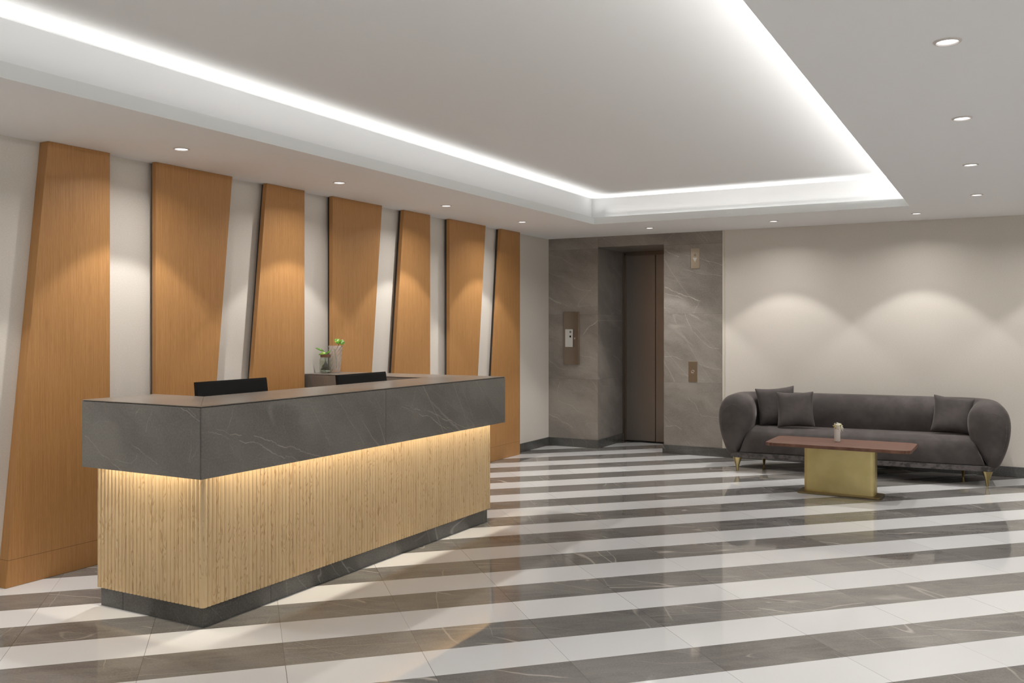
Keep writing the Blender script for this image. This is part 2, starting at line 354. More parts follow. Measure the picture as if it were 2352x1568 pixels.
def dup(root, loc, rotz=0., **kw):
    r = root.copy(); C.objects.link(r); r.location = loc; r.rotation_euler = (0, 0, rotz); tag(r, **kw)
    for ch in list(root.children):
        c = ch.copy(); C.objects.link(c); c.parent = r
        for g in ch.children:
            d = g.copy(); C.objects.link(d); d.parent = c
    return r

# ---------------------------------------------------------------- room shell
XR, YF = 3.2, -2.6
WX0, WX1, WZ1 = -1.6, 2.8, 2.40; SILL = .85
st = dict(kind='structure')
tag(link('floor', B(XW - .1, XR + .1, YF - .1, 11.0, -.08, 0), 'floor'), **st)
tag(link('wall_left', B(XW - .1, XW, YF - .1, YW + .02, 0, Zc + .05), 'beige'), **st)
SY0, SY1 = -1.8, 6.2
bm = bmesh.new(); box(bm, XR, XR + .1, YF - .1, YW + .12, WZ1, Zc + .05); box(bm, XR, XR + .1, YF - .1, SY0, 0, WZ1); box(bm, XR, XR + .1, SY1, YW + .12, 0, WZ1); box(bm, XR, XR + .1, SY0, SY1, 0, SILL)
tag(link('wall_right', bm, 'beige'), **st)
wn = empty('fill_window_2', (XR + .05, (SY0 + SY1) / 2, 0), kind='structure')  # unseen side opening added so sky light fills the room from the right
bm = bmesh.new(); box(bm, XR + .02, XR + .08, SY0, SY1, SILL, SILL + .05); box(bm, XR + .02, XR + .08, SY0, SY1, WZ1 - .06, WZ1)
for k in range(6):
    yy = SY0 + (SY1 - SY0 - .05) * k / 5; box(bm, XR + .02, XR + .08, yy, yy + .05, SILL + .05, WZ1 - .06)
link('fill_window_frame', bm, 'lift_frame', wn)
bm = bmesh.new(); box(bm, XW, XR, YF - .1, YF, WZ1, Zc + .05); box(bm, XW, WX0, YF - .1, YF, 0, WZ1); box(bm, WX1, XR, YF - .1, YF, 0, WZ1); box(bm, WX0, WX1, YF - .1, YF, 0, SILL)
tag(link('wall_front', bm, 'beige'), **st)
wn = empty('fill_window_1', ((WX0 + WX1) / 2, YF - .05, 0), kind='structure')      # opening added behind the camera to let in frontal fill light
bm = bmesh.new(); box(bm, WX0, WX1, YF - .08, YF - .02, SILL, SILL + .05); box(bm, WX0, WX1, YF - .08, YF - .02, WZ1 - .06, WZ1)
for k in range(6):
    xx = WX0 + (WX1 - WX0 - .05) * k / 5; box(bm, xx, xx + .05, YF - .08, YF - .02, SILL + .05, WZ1 - .06)
link('fill_window_frame', bm, 'lift_frame', wn)
tag(link('wall_back', B(-2.765, XR, YW + .002, YW + .12, 0, Zc + .05), 'beige'), **st)
# lift wall clad in grey marble with the deep niche of the lift door
NX0, NX1, NY, NZ = -4.294, -3.473, 10.85, 2.40
bm = bmesh.new()
box(bm, XW, NX0, YW, NY, 0, Zc + .05); box(bm, NX1, -2.79, YW, NY, 0, Zc + .05); box(bm, NX0, NX1, YW, NY, NZ, Zc + .05)
tag(link('wall_back_marble', bm, 'marble_wall'), **st)
tag(link('wall_lift_shaft', B(-5.0, -2.7, NY + .06, NY + .12, 0, Zc + .05), 'blackgap'), **st)
tag(link('trim_1', B(-2.79, -2.765, YW - .004, YW + .1, 0, Zc), 'trimcream'), **st)
# low ceiling with the raised cove recess: opening between lips
RX0, RX1, RY0, RY1 = -3.81, -.765, -1.4, 8.80
zl = 2.597; g = .05; lt = .012; ZU2 = 2.88
bm = bmesh.new()
def frame(bm, x0, x1, y0, y1, X0, X1, Y0, Y1, z0, z1):
    """rectangular ring, inner x0..y1, outer X0..Y1"""
    for z in (z0, z1):
        o = [bm.verts.new(p) for p in ((X0, Y0, z), (X1, Y0, z), (X1, Y1, z), (X0, Y1, z))]
        i = [bm.verts.new(p) for p in ((x0, y0, z), (x1, y0, z), (x1, y1, z), (x0, y1, z))]
        for k in range(4): bm.faces.new((o[k], o[(k + 1) % 4], i[(k + 1) % 4], i[k]))
        if z == z0: lo = (o, i)
        else:
            for k in range(4):
                j = (k + 1) % 4
                bm.faces.new((lo[0][k], lo[0][j], o[j], o[k])); bm.faces.new((lo[1][k], lo[1][j], i[j], i[k]))
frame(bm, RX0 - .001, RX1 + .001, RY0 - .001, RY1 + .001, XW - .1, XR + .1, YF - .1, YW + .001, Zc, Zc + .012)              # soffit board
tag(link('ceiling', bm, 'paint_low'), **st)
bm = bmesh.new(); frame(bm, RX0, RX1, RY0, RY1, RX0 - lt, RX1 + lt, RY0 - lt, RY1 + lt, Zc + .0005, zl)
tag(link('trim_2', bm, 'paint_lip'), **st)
gr = .22                                   # wider light trough on the right-hand side
bm = bmesh.new(); frame(bm, RX0 - g, RX1 + gr, RY0 - g, RY1 + g, RX0 - g - .08, RX1 + gr + .08, RY0 - g - .08, RY1 + g + .08, Zc + .012, Zu)
box(bm, RX0 - g - .08, RX1 + gr + .08, RY0 - g - .08, RY1 + g + .08, Zu, Zu + .05)
tag(link('ceiling_recess', bm, 'paint'), **st)
# skirtings
bm = bmesh.new()
for a, b in ((YF, 3.06), (3.80, 4.05), (4.80 - .25, 4.80), (5.56, 5.57), (6.34, 6.56), (7.34, 7.61), (8.17, 8.39), (9.16, YW)):
    if b - a > .03: box(bm, XW, XW + .013, a, b, 0, .1)
tag(link('baseboard_left', bm, 'marble_skirt', bevel=.002), **st)
bm = bmesh.new(); box(bm, XW + .013, NX0 + .013, YW - .013, YW, 0, .1); box(bm, NX0, NX0 + .013, YW, NY - .03, 0, .1)
box(bm, NX1 - .013, -2.79, YW - .013, YW, 0, .1); box(bm, NX1 - .013, NX1, YW, NY - .03, 0, .1); box(bm, -2.79, XR, YW - .013, YW + .002, 0, .1)
tag(link('baseboard_back', bm, 'marble_skirt', bevel=.002), **st)

# lift door
d1 = empty('door_1', (NX0, NY, 0), kind='structure', label='two-leaf bronze-grey metal lift door in the marble niche')
mid = -3.872
link('door_panel', B(NX0 + .035, mid - .003, NY + .015, NY + .04, .012, NZ - .045), 'lift', d1, bevel=.0015)
link('door_panel', B(mid + .006, NX1 - .03, NY + .012, NY + .037, .012, NZ - .045), 'lift', d1, bevel=.0015)
bm = bmesh.new(); box(bm, NX0, NX0 + .018, NY - .03, NY + .05, 0, NZ); box(bm, NX0 + .018, NX0 + .035, NY - .005, NY + .05, 0, NZ - .018)
box(bm, NX1 - .018, NX1, NY - .03, NY + .05, 0, NZ); box(bm, NX1 - .035, NX1 - .018, NY - .005, NY + .05, 0, NZ - .018)
box(bm, NX0 + .018, NX1 - .018, NY - .03, NY + .05, NZ - .018, NZ); box(bm, NX0 + .018, NX1 - .018, NY - .005, NY + .05, NZ - .045, NZ - .018)
link('door_frame', bm, 'lift_frame', d1, bevel=.001)
link('door_sill', B(NX0 + .02, NX1 - .02, NY - .03, NY + .05, 0, .008), 'black', d1)
link('door_gap', B(mid - .012, mid + .014, NY + .038, NY + .05, .01, NZ - .05), 'black', d1)

# ---------------------------------------------------------------- wood panels on the left wall
G = 'slanted orange wood panels on the reception wall'
pan = [(3.083, 3.339, 3.751, 3.751, .077, 'widest-looking orange wood wall panel beside the desk end, left edge leaning, first from the left edge of the photo'),
       (4.095, 4.095, 4.510, 4.762, .036, 'orange wood wall panel straight at left and slanted at right, behind the nearer black monitor'),
       (4.850, 5.106, 5.524, 5.524, .036, 'orange wood wall panel with leaning left edge, just left of the glass jar on the counter'),
       (5.864, 5.864, 6.285, 6.537, .036, 'orange wood wall panel right behind the cut-glass vase, tapering downwards'),
       (6.612, 6.868, 7.303, 7.303, .036, 'narrow orange wood wall panel with leaning left edge, next right of the panel behind the vase'),
       (7.648, 7.648, 8.105, 8.361, .036, 'orange wood wall panel tapering downwards, second from the lift end of the row'),
       (8.437, 8.693, 9.138, 9.138, .036, 'orange wood wall panel nearest the lift, leaning left edge, reaching the floor beyond the desk')]
for yb0, yt0, yb1, yt1, th, lab in pan:
    e = empty('wood_wall_panel', (XP, (yb0 + yb1) / 2, 0), label=lab, cat='wall panel', group=G)
    z0, z1 = .001, Zc - .001
    bm = prism(bmesh.new(), [(yb0, z0), (yb1, z0), (yt1, z1), (yt0, z1)], 'x', XP, XP - th)
    link('veneer_board', bm, 'teak', e, bevel=.0012)
    if th < .06:
        i = .03
        bm = prism(bmesh.new(), [(yb0 + i, z0), (yb1 - i, z0), (yt1 - i, z1), (yt0 + i, z1)], 'x', XP - th, XW + .001)
        link('gap_shade_backing', bm, 'blackgap', e)['label'] = 'recessed backing darkened to stand for the gap shade'  # backing coloured dark to give the shade of the open gap

# ---------------------------------------------------------------- reception desk
ZT, ZF0, ZP = 1.077, .733, .098
FX, FYN, FYF = -3.318, 3.046, 5.985        # fascia outer planes: front, near end, far side
XL = -4.172                                # free end of the near arm
desk = empty('reception_desk', (-3.41, 3.142, 0), label='long reception desk of grey stone over fluted light oak with warm under-lighting', cat='reception desk')
PXf, PYn, PYf, PXl = FX - .089, 3.142, 5.868, -4.150
def dk(name, bm, mat, **kw): return link(name, bm, mat, desk, **kw)
tth = .004
# stone top: mitred slabs
IX, IYn, IYf = -3.785, 3.495, 5.575
top1 = [(FX, FYN), (XL, FYN), (XL, IYn), (IX, IYn)]
top2 = [(FX, FYN), (IX, IYn), (IX, IYf), (FX, FYF)]
top3 = [(FX, FYF), (IX, IYf), (XW + .003, IYf), (XW + .003, 5.858), (XP + .003, 5.858), (XP + .003, FYF)]
def shrink(poly, d=.0006):
    c = Vector((sum(p[0] for p in poly) / len(poly), sum(p[1] for p in poly) / len(poly)))
    return [tuple(Vector(p) + (c - Vector(p)).normalized() * d) for p in poly]
for tp in (top1, top2, top3):
    dk('counter_top', prism(bmesh.new(), shrink(tp), 'z', ZT - tth, ZT), 'marble_top', bevel=.0006)
# fascia slabs
ft, gp = .018, .0035
zt = ZT - tth - .0035
dk('end_fascia', B(XL, FX - .007, FYN, FYN + ft, ZF0, zt), 'marble_desk_end', bevel=.001)['label'] = 'grey stone end fascia'
for a, b in ((FYN + .004, 4.489), (4.4915, FYF)):
    dk('front_fascia', B(FX - ft, FX, a, b, ZF0, zt), 'marble_desk', bevel=.001)
bm = bmesh.new(); box(bm, XP + .003, FX - ft, FYF - ft, FYF, ZF0, zt); dk('back_fascia', bm, 'marble_desk', bevel=.001)
bm = bmesh.new()                            # inner aprons and left end cap
box(bm, XL + .002, IX - ft, IYn - ft, IYn, .968, zt); box(bm, IX - ft, IX, IYn - ft, IYf + ft, .968, zt)
box(bm, XW + .003, IX - ft, IYf, IYf + ft, .968, zt); box(bm, XL, XL + ft, FYN + ft, IYn - ft, ZF0, zt)
dk('inner_apron', bm, 'marble_apron', bevel=.001)
bm = B(FX - ft - .004, FX - .012, FYN + .008, FYN + ft + .004, ZF0 + .006, zt); dk('corner_batten', bm, 'black')
dk('top_shadow_strip', prism(bmesh.new(), shrink([(FX - .004, FYN + .004), (XL + .004, FYN + .004), (XL + .004, FYN + .02), (FX - .02, FYN + .02), (FX - .02, FYF - .004), (FX - .004, FYF - .004)]), 'z', zt - .0005, ZT - tth + .0002), 'black')
# underside board of the overhang
def uboard(bm, z0, z1):
    box(bm, XL + ft, FX - ft, FYN + ft, FYN + .11, z0, z1); box(bm, PXf - .02, FX - ft, FYN + .11, FYF - ft, z0, z1)
dk('overhang_board', (lambda b: (uboard(b, .858, .868), b)[1])(bmesh.new()), 'trimcream')
# fluted oak skirt: half-round ribs
def ribs(p0, p1, nrm, z0, z1, pitch=.027, dep=.0058, seg=9):
    p0, p1, nrm = Vector(p0), Vector(p1), Vector(nrm); L = (p1 - p0).length; n = max(1, round(L / pitch)); d = (p1 - p0) / n
    pts = []
    for i in range(n):
        for k in range(seg):
            t = k / seg; h = dep * (math.sin(math.pi * t) ** .6)
            pts.append(p0 + d * (i + t) + nrm * h)
    pts.append(p1); back = [p1 - nrm * .016, p0 - nrm * .016]
    poly = [(p.x, p.y) for p in pts + back]
    return poly
def ribmesh(poly, z0, z1):
    bm = bmesh.new(); lo = [bm.verts.new((*p, z0)) for p in poly]; hi = [bm.verts.new((*p, z1)) for p in poly]
    n = len(poly)
    for i in range(n):
        j = (i + 1) % n; bm.faces.new((lo[i], lo[j], hi[j], hi[i]))
    bm.faces.new(lo); bm.faces.new(hi[::-1]); return bm
fx, fyn, fyf, fxl = PXf + .012, PYn - .012, PYf + .022, PXl - .012
o1 = dk('fluted_front', ribmesh(ribs((fx, fyn), (fx, fyf), (1, 0), ZP, .856), ZP, .856), 'oak')
o2 = dk('fluted_end', ribmesh(ribs((fxl, fyn), (fx, fyn), (0, -1), ZP, .856), ZP, .856), 'oak')
bm = ribmesh(ribs((fx, fyf), (XP + .05, fyf), (0, 1), ZP, .856), ZP, .856); dk('fluted_back', bm, 'oak')
# carcass in orange wood behind, plinth and work counter
bm = bmesh.new()
box(bm, PXl, PXf, PYn + .006, IYn - .04, ZP, .855); box(bm, PXf - .05, PXf - .005, IYn - .04, PYf, ZP, .966)
box(bm, XP + .012, PXf - .05, IYf + .03, PYf, ZP, .966)
dk('carcass', bm, 'teak')
bm = bmesh.new()
box(bm, PXl, PXf, PYn, PYn + .02, 0, ZP - .001); box(bm, PXf - .02, PXf, PYn + .02, PYf, 0, ZP - .001)
box(bm, XP + .012, PXf - .02, PYf - .02, PYf, 0, ZP - .001); box(bm, PXl, PXl + .02, PYn + .02, IYn - .04, 0, ZP - .001)
dk('plinth', bm, 'marble_skirt', bevel=.001)['label'] = 'charcoal stone plinth'
for bb in (B(PXf - .01, PXf + .0006, 3.60, 3.6025, 0, ZP - .002), B(PXl + .167, PXl + .169, PYn - .0006, PYn + .01, 0, ZP - .002)): dk('plinth_joint', bb, 'black')
dk('work_counter', B(-4.15, PXf - .052, IYn - .038, IYf + .028, .735, .76), 'teak', bevel=.002)
# under-light strips (real LED tape under the overhang)
bm = bmesh.new(); box(bm, FX - .048, FX - .038, FYN + .10, FYF - .03, .850, .857); box(bm, XL + .10, FX - .10, FYN + .038, FYN + .048, .850, .857)
dk('led_strip', bm, 'led')['label'] = 'warm glowing strip under the stone overhang'

# monitors
def monitor(x, y0, y1, ztop, label):
    yc = (y0 + y1) / 2
    e = empty('computer_monitor', (x, yc, .76), label=label, cat='computer monitor', group='black monitors behind the desk')
    w = y1 - y0
    h = .325; tilt = R(6)
    def T(bm):
        bmesh.ops.transform(bm, matrix=Matrix.Translation((x, yc, ztop)) @ Matrix.Rotation(-tilt, 4, 'Y') @ Matrix.Translation((0, 0, -h)), verts=bm.verts); return bm
    # staff side is -x; the public sees the back (+x)
    bm = T(prism(bmesh.new(), [(-.022, 0), (-.022, h), (0, h), (.002, h - .012), (.007, h * .6), (.010, .05), (.0, 0)], 'y', -w / 2, w / 2)); link('casing', bm, 'black', e, bevel=.0015)
    link('screen', T(B(-.0235, -.0218, -w / 2 + .01, w / 2 - .01, .018, h - .01)), 'screen', e)
    bm = tube(bmesh.new(), [(x + .045, yc, .77), (x + .055, yc, .88), (x - .0, yc, .95)], .018, 10); link('stand', bm, 'black', e, smooth=40)
    link('foot', prism(bmesh.new(), rrect(.17, .24, .03, 4, x + .03, yc), 'z', .761, .772), 'black', e, bevel=.002)
monitor(-3.90, 3.549, 4.085, 1.148, 'black computer monitor nearer the desk corner, only its upper back above the counter')
monitor(-3.90, 4.745, 5.275, 1.132, 'black computer monitor farther along the desk, in front of the glass vases')

# ---------------------------------------------------------------- jar, vase, plants on the far arm of the desk
def leafmesh(bm, base, tip, w, up=(0, 0, 1), curl=.15, n=7):
    base, tip, up = Vector(base), Vector(tip), Vector(up); d = tip - base; L = d.length; d.normalize()
    s = d.cross(up).normalized(); nn = s.cross(d)
    rows = []
    for i in range(n + 1):
        t = i / n; ww = w * math.sin(math.pi * min(1, t * .93 + .07) ** .75) if t < 1 else 0
        c = base + d * L * t + nn * (curl * L * math.sin(math.pi * t) - curl * L * t * t)
        if i == n: rows.append([bm.verts.new(c)])
        else: rows.append([bm.verts.new(c - s * ww / 2 + nn * ww * .18), bm.verts.new(c), bm.verts.new(c + s * ww / 2 + nn * ww * .18)])
    for a, b in zip(rows, rows[1:]):
        if len(b) == 3:
            bm.faces.new((a[0], a[1], b[1], b[0])); bm.faces.new((a[1], a[2], b[2], b[1]))
        else: bm.faces.new((a[0], a[1], b[0])); bm.faces.new((a[1], a[2], b[0]))
    return bm
def leafobj(name, mat, parent, *a, **k):
    o = link(name, leafmesh(bmesh.new(), *a, **k), mat, parent, smooth=60, recalc=False)
    s = o.modifiers.new('thick', 'SOLIDIFY'); s.thickness = .0008; return o
JX, JY = -4.822, 5.715
jar = empty('glass_jar', (JX, JY, ZT), label='short glass jar with brown twine around its neck, holding roots and pebbles', cat='jar')
prof = [(0, .002), (.040, .002), (.0455, .010), (.0465, .03), (.0465, .105), (.043, .120), (.037, .128), (.037, .152), (.0345, .152), (.0345, .127), (.0405, .117), (.0435, .104), (.0435, .012), (.038, .006), (0, .006)]
link('glass_body', lathe(bmesh.new(), prof, 40, JX, JY, ZT), 'glass', jar, smooth=50)
link('twine_band', lathe(bmesh.new(), [(.0375, .129), (.0405, .130), (.0415, .136), (.040, .141), (.0415, .146), (.0405, .151), (.0375, .152), (.0375, .129)], 32, JX, JY, ZT), 'twine', jar, smooth=60)['label'] = 'brown twine band'
link('water', lathe(bmesh.new(), [(0, .0065), (.037, .0065), (.0425, .0125), (.0425, .100), (0, .100)], 32, JX, JY, ZT), 'water', jar, smooth=40)
def peb(name, x, y, z, r, s, **kw):
    bm = bmesh.new(); bmesh.ops.create_icosphere(bm, subdivisions=3, radius=r)
    for v in bm.verts: v.co = Vector((v.co.x * s[0], v.co.y * s[1], v.co.z * s[2])) + Vector((x, y, z))
    return tag(link(name, bm, 'pebble', smooth=80, loc=(x, y, z)), **kw)
pl = [(0, -.026, .017, .0125, (1, 1.3, .75), 'largest white pebble in the glass jar, at the front of the bottom'), (.022, -.012, .016, .011, (1.1, 1.1, .8), 'pebble at the right of the glass jar bottom'),
      (-.02, -.018, .016, .010, (1.1, .9, .85), 'pebble at the left of the glass jar bottom'), (.002, .006, .016, .012, (1.2, 1, .7), 'middle pebble on the bottom of the glass jar'),
      (-.024, .012, .016, .0095, (1, 1, .9), 'pebble at the back left inside the glass jar'), (.022, .016, .016, .0095, (1, 1, .9), 'pebble at the back right inside the glass jar')]
for a, b, c, r, s, lab in pl:
    peb('pebble', JX + a, JY + b, ZT + c, r, s, label=lab, cat='pebble', group='white pebbles in the glass jar')
cut = empty('pothos_cutting', (JX, JY, ZT + .03), label='trailing green cutting with dark roots rising from the twine-necked glass jar', cat='plant')
# image-right on the far arm is roughly (+.88,+.48); image-up is z
ir = Vector((.878, .478, 0))
bm = bmesh.new(); c0 = Vector((JX, JY, ZT))
for i in range(60):
    a = random.uniform(0, 6.28); rr = random.uniform(.008, .036); pts = []
    for k in range(7):
        t = k / 6; pts.append(c0 + Vector((rr * t * math.cos(a + t * 2.6 * random.choice((-1, 1)) * .5), rr * t * math.sin(a + t), .098 - .068 * t + .006 * random.uniform(-1, 1))))
    tube(bm, pts, .0017, 5)
link('roots', bm, 'root', cut)
bm = bmesh.new(); tube(bm, [c0 + Vector((0, 0, .075)), c0 + Vector((-.005, 0, .13)), c0 - ir * .008 + Vector((0, 0, .165)), c0 - ir * .02 + Vector((0, 0, .185))], .0022, 6)
tube(bm, [c0 + Vector((0, 0, .09)), c0 + ir * .01 + Vector((0, 0, .14)), c0 + ir * .02 + Vector((0, 0, .160))], .0018, 6)
link('stem', bm, 'stem', cut)
up = Vector((0, 0, 1)); vw = Vector((.5, -.8, .35))
leafobj('leaf', 'leaf2', cut, c0 - ir * .018 + up * .178, c0 - ir * .085 + up * .205, .018, up=vw, curl=.12)
leafobj('leaf', 'leaf', cut, c0 + ir * .006 + up * .160, c0 - ir * .060 + up * .150, .024, up=vw, curl=.12)
leafobj('leaf', 'leaf2', cut, c0 + ir * .008 + up * .156, c0 + ir * .045 + up * .186, .016, up=vw, curl=.05)
VX, VY = -4.812, 5.828
vase = empty('cut_glass_vase', (VX, VY, ZT), label='tall clear cut-glass vase widening towards its rim, beside the twine-necked jar', cat='vase')
bm = bmesh.new(); rows = []
nz_, nn = 11, 20
for k in range(nz_ + 1):
    t = k / nz_; z = .002 + .218 * t; r = .036 + .0185 * t
    rows.append([bm.verts.new((VX + r * (1 + .085 * ((i + k) % 2)) * math.cos(2 * math.pi * i / nn), VY + r * (1 + .085 * ((i + k) % 2)) * math.sin(2 * math.pi * i / nn), ZT + z)) for i in range(nn)])
for a, b in zip(rows, rows[1:]):
    for i in range(nn):
        j = (i + 1) % nn; bm.faces.new((a[i], a[j], b[j])); bm.faces.new((a[i], b[j], b[i]))
inner = []
for t in (1, .5, .1):
    z = .002 + .218 * t; r = .036 + .0185 * t - .005
    inner.append([bm.verts.new((VX + r * math.cos(2 * math.pi * i / nn), VY + r * math.sin(2 * math.pi * i / nn), ZT + z)) for i in range(nn)])
for a, b in zip([rows[-1]] + inner, inner):
    for i in range(nn): bm.faces.new((a[i], a[(i + 1) % nn], b[(i + 1) % nn], b[i]))
bm.faces.new(inner[-1]); bm.faces.new(rows[0][::-1])
link('glass_body', bm, 'crystal', vase)
link('water', lathe(bmesh.new(), [(0, .026), (.0325, .026), (.0425, .15), (0, .15)], 16, VX, VY, ZT), 'water', vase, smooth=40)
cut2 = empty('pothos_cutting', (VX, VY, ZT + .05), label='cutting with two bright green leaves standing in the tall cut-glass vase', cat='plant')
v0 = Vector((VX, VY, ZT))
bm = tube(bmesh.new(), [v0 + up * .04 + ir * .01, v0 + up * .10 + ir * .006, v0 + up * .17 - ir * .006, v0 + up * .20 + ir * .014, v0 + up * .250 + ir * .033], .003, 6)
tube(bm, [v0 + up * .185 - ir * .002, v0 + up * .195 - ir * .018], .0028, 6)
link('stem', bm, 'stem', cut2)
leafobj('leaf', 'leaf', cut2, v0 + up * .244 + ir * .034, v0 + up * .272 - ir * .012, .044, up=vw, curl=.05)
leafobj('leaf', 'leaf2', cut2, v0 + up * .247 + ir * .036, v0 + up * .238 + ir * .080, .046, up=vw, curl=.25)

# ---------------------------------------------------------------- plates on the marble
yb = YW + .0004
e = empty('service_panel', (-4.637, yb, 1.31), label='tall bronze service panel with white card holder on the marble left of the lift', cat='service panel')
bm = B(-4.742, -4.533, yb - .016, yb, .995, 1.633); link('plate', bm, 'bronze_dark', e, bevel=.003)
link('door_leaf', B(-4.736, -4.545, yb - .019, yb - .0162, 1.001, 1.627), 'bronze_dark', e, bevel=.001)
h = link('card_holder', B(-4.712, -4.612, yb - .032, yb - .0193, 1.207, 1.421), 'white_plastic', e, bevel=.003); h['label'] = 'white card reader'
link('label_window', B(-4.653, -4.628, yb - .0335, yb - .0322, 1.378, 1.402), 'grey_plastic', h, world=False)
link('sensor', B(-4.652, -4.632, yb - .0335, yb - .0322, 1.322, 1.346), 'black', h, world=False)
for c in list(h.children): c.data.transform(Matrix.Translation(-Vector(e.location)))
link('holder_frame', B(-4.610, -4.603, yb - .024, yb - .0192, 1.203, 1.425), 'lift_frame', e)
bm = bmesh.new(); lathe(bm, [(0, 0), (.010, 0), (.012, .004), (.012, .008), (0, .010)], 20)
bmesh.ops.transform(bm, matrix=Matrix.Translation((-4.585, yb - .0192, 1.312)) @ Matrix.Rotation(R(90), 4, 'X'), verts=bm.verts); link('lock', bm, 'chrome', e, smooth=40)
e = empty('floor_indicator', (-3.10, yb, 2.22), label='small bronze lift indicator plate with white down arrow, high on the marble', cat='lift indicator')
link('plate', B(-3.153, -3.052, yb - .006, yb, 2.107, 2.338), 'bronze', e, bevel=.0025)
link('down_arrow', prism(bmesh.new(), [(-3.130, 2.232), (-3.077, 2.232), (-3.1035, 2.182)], 'y', yb - .0075, yb - .006), 'white_plastic', e)
bm = bmesh.new()
for a, b in ((0, 1), (1, 0), (0, -1), (-1, 0)):
    x, z = -3.1035 + a * .009, 2.262 + b * .009
    prism(bm, [(x - .005, z), (x, z - .005), (x + .005, z), (x, z + .005)], 'y', yb - .0068, yb - .006)
link('diamond_mark', bm, 'black', e)
e = empty('call_button_plate', (-3.128, yb, .94), label='bronze lift call plate with one round button at hand height', cat='call button')
link('plate', B(-3.179, -3.077, yb - .006, yb, .827, 1.061), 'bronze', e, bevel=.0025)
bm = bmesh.new(); lathe(bm, [(.013, 0), (.019, 0), (.019, .004), (.016, .006), (.013, .004), (.013, 0)], 24)
m4 = Matrix.Translation((-3.128, yb - .006, .945)) @ Matrix.Rotation(R(90), 4, 'X')
bmesh.ops.transform(bm, matrix=m4, verts=bm.verts); link('button_ring', bm, 'chrome', e, smooth=40)
bm = bmesh.new(); lathe(bm, [(0, .005), (.012, .004), (.012, 0)], 24); bmesh.ops.transform(bm, matrix=m4, verts=bm.verts); link('button', bm, 'bronze', e, smooth=40)

# ---------------------------------------------------------------- downlights
def downlight_proto():
    e = empty('downlight', (0, 0, Zc), cat='downlight')
    link('trim_ring', lathe(bmesh.new(), [(.037, -.001), (.040, -.006), (.049, -.003), (.050, -.0002), (.037, -.0002), (.037, -.001)], 40), 'ring', e, world=False, smooth=40)
    link('lens', lathe(bmesh.new(), [(0, -.0015), (.0368, -.0015), (.0368, -.0003), (0, -.0003)], 40), 'lens', e, world=False)
    return e
dl0 = downlight_proto(); first = [True]
GL = 'round ceiling downlights'
def downlight(x, y, lab, power):
    if first[0]: e = dl0; e.location = (x, y, Zc); first[0] = False
    else: e = dup(dl0, (x, y, Zc))
    tag(e, label=lab, group=GL)
    L = bpy.data.lights.new('downlight_beam', 'SPOT'); L.energy = power; L.spot_size = R(SPOT); L.spot_blend = .22
    L.shadow_soft_size = .03; L.color = (1., .98, .95)
    o = bpy.data.objects.new('downlight_beam', L); C.objects.link(o); o.location = (x, y, Zc - .012)
    A = bpy.data.lights.new('downlight_glow', 'AREA'); A.shape = 'DISK'; A.size = .07; A.spread = R(146); A.energy = power * DG; A.color = L.color
    a = bpy.data.objects.new('downlight_glow', A); C.objects.link(a); a.location = (x, y, Zc - .004)
SPOT = 88; PW = 34; DG = .118
for x, y, lab in ((-4.38, 3.87, 'round white ceiling downlight above the second wood panel, nearest of the row over the desk'),
                  (-4.37, 5.336, 'round white ceiling downlight second in the row over the wood panels, near the fourth panel'),
                  (-4.37, 6.806, 'round white ceiling downlight third in the row over the wood panels'),
                  (-4.36, 8.224, 'round white ceiling downlight last in the row over the wood panels, nearest the lift corner'),
                  (-3.412, 9.39, 'round white ceiling downlight in front of the lift'),
                  (-2.087, 9.39, 'round white ceiling downlight above the left end of the sofa'),
                  (-.757, 9.40, 'round white ceiling downlight above the right part of the sofa, left of the right-hand row'),
                  (-.199, 3.794, 'largest round ceiling downlight, near the top right corner of the photo'),
                  (-.205, 5.225, 'second nearest ceiling downlight of the right-hand row'),
                  (-.214, 6.75, 'third ceiling downlight of the right-hand row, counted from the photo top'),
                  (-.220, 8.309, 'farthest ceiling downlight of the right-hand row, closest to the back wall')):
    downlight(x, y, lab, PW * (1.33 if x < -4 else 1.35 if y > 9 and x < -3 else 1.15 if y > 9 else 1.))
for x, y in ((-4.38, 2.40), (-4.38, .95), (-.20, 2.35), (-.20, .9), (-.2, -.6), (1.6, 6.75), (1.6, 3.8), (1.6, .9), (.57, 9.4), (1.9, 9.4), (-2.3, -2.0), (-4.38, -.5), (1.6, -.6)):  # unseen lamps added to brighten the room; the first inferred from its scallop
    downlight(x, y, 'round ceiling downlight added out of view for room brightness, above or behind the camera', PW)

# cove tape lights in the trough of the raised ceiling
def area(name, loc, sx, sy, rot, power, col, spread=180.):
    L = bpy.data.lights.new(name, 'AREA'); L.shape = 'RECTANGLE'; L.size = sx; L.size_y = sy; L.energy = power; L.color = col
    L.spread = R(spread)
    o = bpy.data.objects.new(name, L); C.objects.link(o); o.location = loc; o.rotation_euler = rot; return o
cw = (1., .985, .955); CP = 4.8; CL = .21; CRt = 1.2; CF = .5
lx, ly = RX1 - RX0, RY1 - RY0
area('cove_light', (RX0 - .034, (RY0 + RY1) / 2, 2.588), .016, ly, (0, R(180 + 27), 0), CP * ly * CL, cw, 78)
area('cove_light', (RX1 + .12, (RY0 + RY1) / 2, 2.60), .03, ly, (0, R(180 - 35), 0), CP * ly * CRt, cw)
area('cove_light', ((RX0 + RX1) / 2 + .05, RY1 + .026, 2.582), lx - .16, .014, (R(180 + 38), 0, 0), CP * lx * CF, cw, 125)
area('cove_light', ((RX0 + RX1) / 2, RY0 - .034, 2.588), lx, .016, (R(180 - 32), 0, 0), CP * lx, cw, 66)
